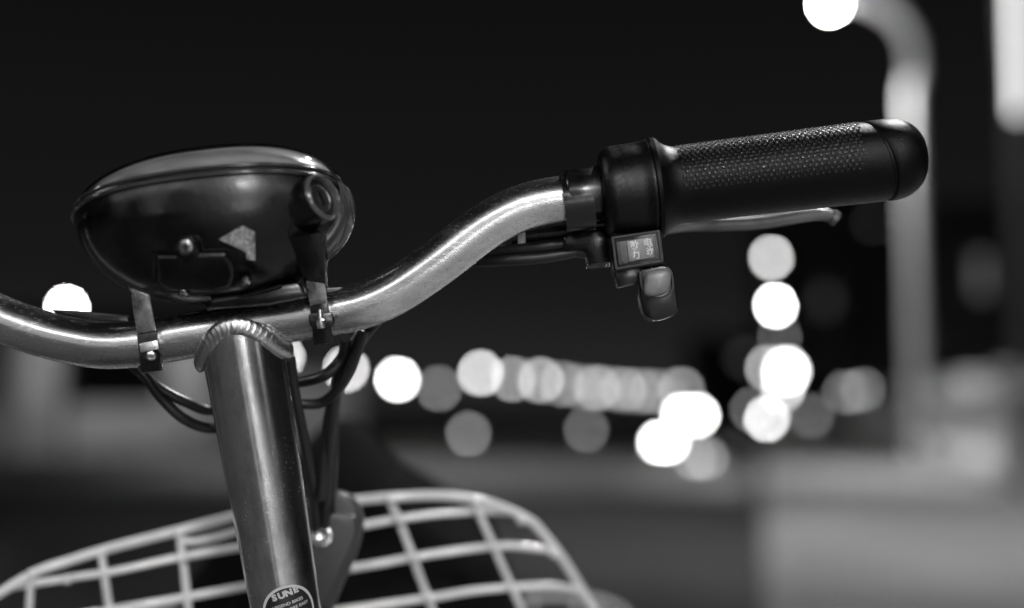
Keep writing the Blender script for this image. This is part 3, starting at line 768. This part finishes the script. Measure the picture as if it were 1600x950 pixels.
def bracket(black, strap, lower, pale, bolt, nut):
    mb = MB(); mb.prism([P(x, y, d_) for x, y, d_ in black], Vector((0, .012, 0)), bev=.0006)
    mb.prism([P(x, y, d_) for x, y, d_ in lower], Vector((0, .006, 0)), bev=.0006)
    # the clamp half behind the bar
    xs_ = [p[0] for p in lower]; xc = sum(xs_) / len(xs_); w_ = (max(xs_) - min(xs_)) * .38
    arc = []
    for i in range(15):
        a = math.radians(-100 + 200 * i / 14)
        yc = bar_y(xc); arc.append(P(xc, yc, DB) + Vector((0, math.cos(a), math.sin(a))) * (R_BAR + .001))
    mb.tube(arc, mm(w_), 8, flat=.18, ref=(0, 1, 0))
    o = obj('headlight_clamp', mb, gloss, bike)
    mb = MB(); mb.prism([P(x, y, d_) for x, y, d_ in strap], Vector((0, .0018, 0)), bev=.0005); obj('strap', mb, steel, o)
    if pale: mb = MB(); mb.prism([P(x, y, d_) for x, y, d_ in pale], Vector((0, .0016, 0)), bev=.0004); obj('washer_plate', mb, steel, o)
    if nut:
        mb = MB(); mb.prism([P(x, y, nut[1]) for x, y in nut[0]], Vector((0, .005, 0)), bev=.0008); obj('nut', mb, gloss, o)
    x, y, d_, r_, vert = bolt
    mb = MB()
    if vert:
        mb.lathe(P(x + 2, y + 14, d_), (P(x, y - 14, d_) - P(x + 2, y + 14, d_)), [(0, r_ * .75), (.0012, r_), (.0036, r_), (.0042, r_ * .6), (.0082, r_ * .55), (.0084, .0002)], 16)
    else:
        mb.lathe(P(x, y, d_), Vector((0.1, -1, -.35)), [(-.001, r_), (.0006, r_), (.0012, r_ * .6), (.0008, r_ * .4), (.0008, .0001)], 20)
    obj('bolt', mb, bolt_m, o); return o
bracket([(186, 402, .602), (222, 398, .602), (236, 455, .6245), (202, 455, .6245)],
        [(203, 448, .6225), (208, 445, .6222), (229, 452, .623), (233, 458, .6235), (243, 517, .6305), (214, 522, .6305), (207, 482, .6265)],
        [(213, 521, .6315), (244, 516, .6315), (249, 548, .6300), (251, 578, .634), (220, 583, .634), (217, 552, .6300)],
        [(217, 537, .6285), (245, 531, .6285), (248, 546, .6285), (219, 551, .6285)], (236, 556, .6285, .0022, False), None)
bracket([(452, 372, .603), (505, 362, .603), (509, 445, .6245), (476, 445, .6245)],
        [(477, 438, .6225), (507, 443, .6225), (511, 473, .628), (484, 478, .628)],
        [(483, 474, .6300), (512, 470, .6300), (516, 500, .6315), (520, 534, .634), (489, 540, .634), (487, 505, .6315)],
        None, (500, 499, .6235, .0019, True),
        ([(481, 492), (488, 488), (515, 486), (522, 492), (523, 506), (517, 512), (489, 514), (483, 508)], .6255))

# --- basket bracket beside the stem
q = MB()
q.prism([P(x, y, .735) for x, y in ((470, 790), (484, 776), (505, 768), (528, 767), (548, 776), (560, 792), (566, 815), (562, 842), (552, 875), (535, 910), (515, 960), (470, 960))], Vector((0, .016, 0)), bev=.003, segs=4)
q.prism([P(x, y, .728) for x, y in ((470, 800), (482, 783), (500, 775), (520, 774), (521, 802), (556, 806), (560, 830), (550, 860), (530, 900), (505, 950), (470, 950))], Vector((0, .01, 0)), bev=.0025, segs=4)
brk = obj('basket_bracket', q, bracket_m, bike)
q = MB(); q.lathe(P(502, 837, .727), Vector((.05, -1, .1)), [(-.001, .0055), (.0005, .0055), (.0008, .0042), (.0030, .0040), (.0038, .0030), (.0030, .0018), (.0030, .0002)], 24); obj('bolt', q, bolt_m, brk)

# --- wire basket: arched back panel and body
q = MB()
arch = [(-120, 990, .77), (-40, 950, .775), (50, 897, .78), (105, 877, .785), (160, 860, .79), (220, 844, .80), (280, 829, .80), (330, 816, .805), (372, 806, .81), (470, 790, .815), (565, 781, .82), (610, 777, .82), (680, 774, .825), (740, 780, .83),
        (790, 795, .835), (830, 815, .84), (855, 842, .845), (878, 872, .85), (905, 915, .86), (935, 970, .87), (960, 1050, .90)]
rimpts = cr_([P(*p) for p in arch], 6)
endR, endL = rimpts[-1], rimpts[0]
side = cr_([endR, Vector((.085, 1.00, .845)), Vector((.075, 1.12, .85)), Vector((0, 1.16, .85)), Vector((-.25, 1.15, .84)), Vector((-.36, 1.10, .835)), Vector((-.375, .95, .835)), endL], 8)
q.tube(rimpts[:-1] + side[:-1], .0027, 12, closed=True)
basket = obj('wire_basket', q, wire_m, bike, 60)
W = .0021
q = MB()
def wire(pts, r_=W): q.tube(cr_([P(*p) for p in pts], 6), r_, 10)
wire([(20, 917, .782), (110, 903, .785), (180, 892, .79), (280, 871, .80), (375, 855, .81), (470, 838, .82), (565, 821, .825), (650, 807, .83), (740, 799, .835), (795, 800, .84)])
wire([(-60, 990, .782), (100, 965, .785), (240, 942, .80), (375, 918, .81), (470, 900, .82), (585, 882, .825), (650, 870, .83), (740, 857, .835), (800, 853, .84), (866, 860, .848)])
wire([(300, 1010, .80), (470, 965, .82), (590, 946, .83), (680, 933, .835), (750, 922, .838), (850, 915, .845), (905, 920, .86)])
wire([(300, 1075, .80), (590, 1010, .83), (750, 985, .838), (930, 975, .87)])
wire([(50, 895, .78), (46, 950, .785), (42, 1060, .80)])
wire([(158, 860, .79), (164, 905, .79), (172, 960, .795), (185, 1060, .80)])
wire([(279, 828, .80), (285, 870, .80), (292, 930, .80), (305, 1060, .81)])
wire([(606, 775, .82), (630, 830, .822), (652, 890, .825), (680, 965, .83), (715, 1060, .84)])
wire([(736, 779, .83), (762, 832, .832), (788, 892, .835), (820, 965, .84), (855, 1060, .85)])
wire([(400, 806, .81), (425, 900, .812), (450, 1060, .82)])
wire([(279, 842, .80), (300, 846, .80), (335, 840, .805), (375, 828, .81)])
for x, y, d_ in ((50, 897, .78), (105, 905, .783), (160, 862, .79), (163, 893, .79), (279, 831, .797), (284, 871, .797), (610, 779, .817), (626, 811, .817), (646, 871, .82), (740, 782, .827), (750, 800, .83), (774, 856, .83), (815, 812, .835), (866, 864, .843), (672, 934, .828)):
    q.ball(P(x, y, d_ - .001), .0031, 10, 8)
# body below the rim: hoops and uprights all round
base_c = Vector((-.14, .95, 0))
loop3 = rimpts[::6] + side[2:-1:3]
for i, p in enumerate(loop3):
    low = base_c + (Vector((p.x, p.y, 0)) - base_c) * .78; low.z = .66
    if p.y > .89: q.tube([p, (p + low) / 2 + Vector((0, 0, 0)), low], W * .8, 8)
for zz, s_ in ((.80, .93), (.73, .86), (.66, .78)):
    q.tube([Vector((base_c.x + (p.x - base_c.x) * s_, base_c.y + (p.y - base_c.y) * s_, min(zz, p.z))) for p in cr_(loop3 + [loop3[0]], 3)[:-1]], W, 8, closed=True)
for i in range(9):
    x = -.30 + i * .042; q.tube([Vector((x, .84, .66)), Vector((x, 1.10, .66))], W * .8, 8)
obj('basket_mesh', q, wire_m, basket, 60)

# --- head tube, fork, wheel, frame: below the photo's edge
q = MB(); h0 = s_top + sax * slen * 1.22; h1 = s_top + sax * .30
q.tube([h0, s_top + sax * .285], .021, 32); obj('head_tube', q, frame_m, bike)
fk = s_top + sax * .32; q = MB(); side_v = bar_dir
q.tube([fk - side_v * .05, fk + side_v * .05], .016, 16)
for sg in (-1, 1):
    q.tube(cr_([fk + side_v * .05 * sg, fk + side_v * .055 * sg + Vector((0, .05, -.2)), hub + side_v * .055 * sg], 6), .012, 14)
obj('fork', q, frame_m, bike)
wax = bar_dir; e1 = (Vector((0, 1, 0)) - wax * wax.y).normalized(); e2 = wax.cross(e1)
wheel_z = hub.z
q = MB(); q.tube([hub + (e1 * math.cos(a) + e2 * math.sin(a)) * .300 for a in [2 * math.pi * i / 72 for i in range(72)]], .024, 16, closed=True); whl = obj('front_wheel', q, tyre_m, bike, 60)
q = MB(); q.tube([hub + (e1 * math.cos(a) + e2 * math.sin(a)) * .272 for a in [2 * math.pi * i / 72 for i in range(72)]], .011, 10, closed=True)
q.lathe(hub - wax * .045, wax, [(0, .008), (.01, .03), (.02, .02), (.07, .02), (.08, .03), (.09, .008)], 24)
for i in range(28):
    a = 2 * math.pi * i / 28; sg = 1 if i % 2 else -1; q.tube([hub + wax * .035 * sg, hub + (e1 * math.cos(a) + e2 * math.sin(a)) * .265], .0012, 6)
obj('rim', q, steel, whl, 60)
q = MB(); dt = s_top + sax * .27
q.tube(cr_([dt, dt + Vector((.01, -.22, -.22)), Vector((-.04, .22, .30)), Vector((-.04, .06, .28))], 8), .022, 20)
q.tube([Vector((-.04, .06, .28)), Vector((-.06, -.14, .74))], .017, 16)
obj('frame', q, frame_m, bike)
q = MB(); q.ball((-.06, -.17, .78), .12, 28, 16, sq=(.8, 1.15, .32)); obj('saddle', q, rubber, bike)
rh = Vector((-.03, -.24, .335)); q = MB(); q.tube([rh + (e1 * math.cos(a) + e2 * math.sin(a)) * .300 for a in [2 * math.pi * i / 72 for i in range(72)]], .024, 16, closed=True); w2 = obj('rear_wheel', q, tyre_m, bike, 60)
q = MB(); q.tube([rh + (e1 * math.cos(a) + e2 * math.sin(a)) * .272 for a in [2 * math.pi * i / 72 for i in range(72)]], .011, 10, closed=True)
for i in range(28):
    a = 2 * math.pi * i / 28; q.tube([rh + wax * (.035 if i % 2 else -.035), rh + (e1 * math.cos(a) + e2 * math.sin(a)) * .265], .0012, 6)
for sg in (-1, 1): q.tube([Vector((-.04, .06, .28)) + wax * .03 * sg, rh + wax * .055 * sg], .008, 10)
obj('rim', q, steel, w2, 60)

# --- black bag lying in the basket (a thing of its own)
q = MB(); vv = []; ff = []; nu, nv_ = 48, 28
for j in range(nv_ + 1):
    t_ = math.pi * j / nv_
    for i in range(nu):
        a = 2 * math.pi * i / nu
        x = .128 * math.copysign(abs(math.cos(a)) ** .8, math.cos(a)) * math.sin(t_) ** .55
        y = .095 * math.copysign(abs(math.sin(a)) ** .8, math.sin(a)) * math.sin(t_) ** .55
        z = .150 * math.cos(t_)
        p = Vector((x, y, z)); d_ = noise.noise(p * 14) * .016 + noise.noise(p * 35) * .005
        hump = .047 * math.exp(-((x + .002) / .045) ** 2) if z > 0 else 0
        vv.append(Vector((-.112 + x * (1 + d_ * 3), 1.03 + y, .805 + z * .9 + hump * math.cos(t_) + d_)))
for j in range(nv_):
    for i in range(nu):
        l = (i + 1) % nu; ff.append([j * nu + i, (j + 1) * nu + i, (j + 1) * nu + l, j * nu + l])
q.add(vv, ff); tag(obj('bag', q, bag_m, smooth=80), 'slumped black cloth bag lying in the wire basket behind the stem', 'bag')
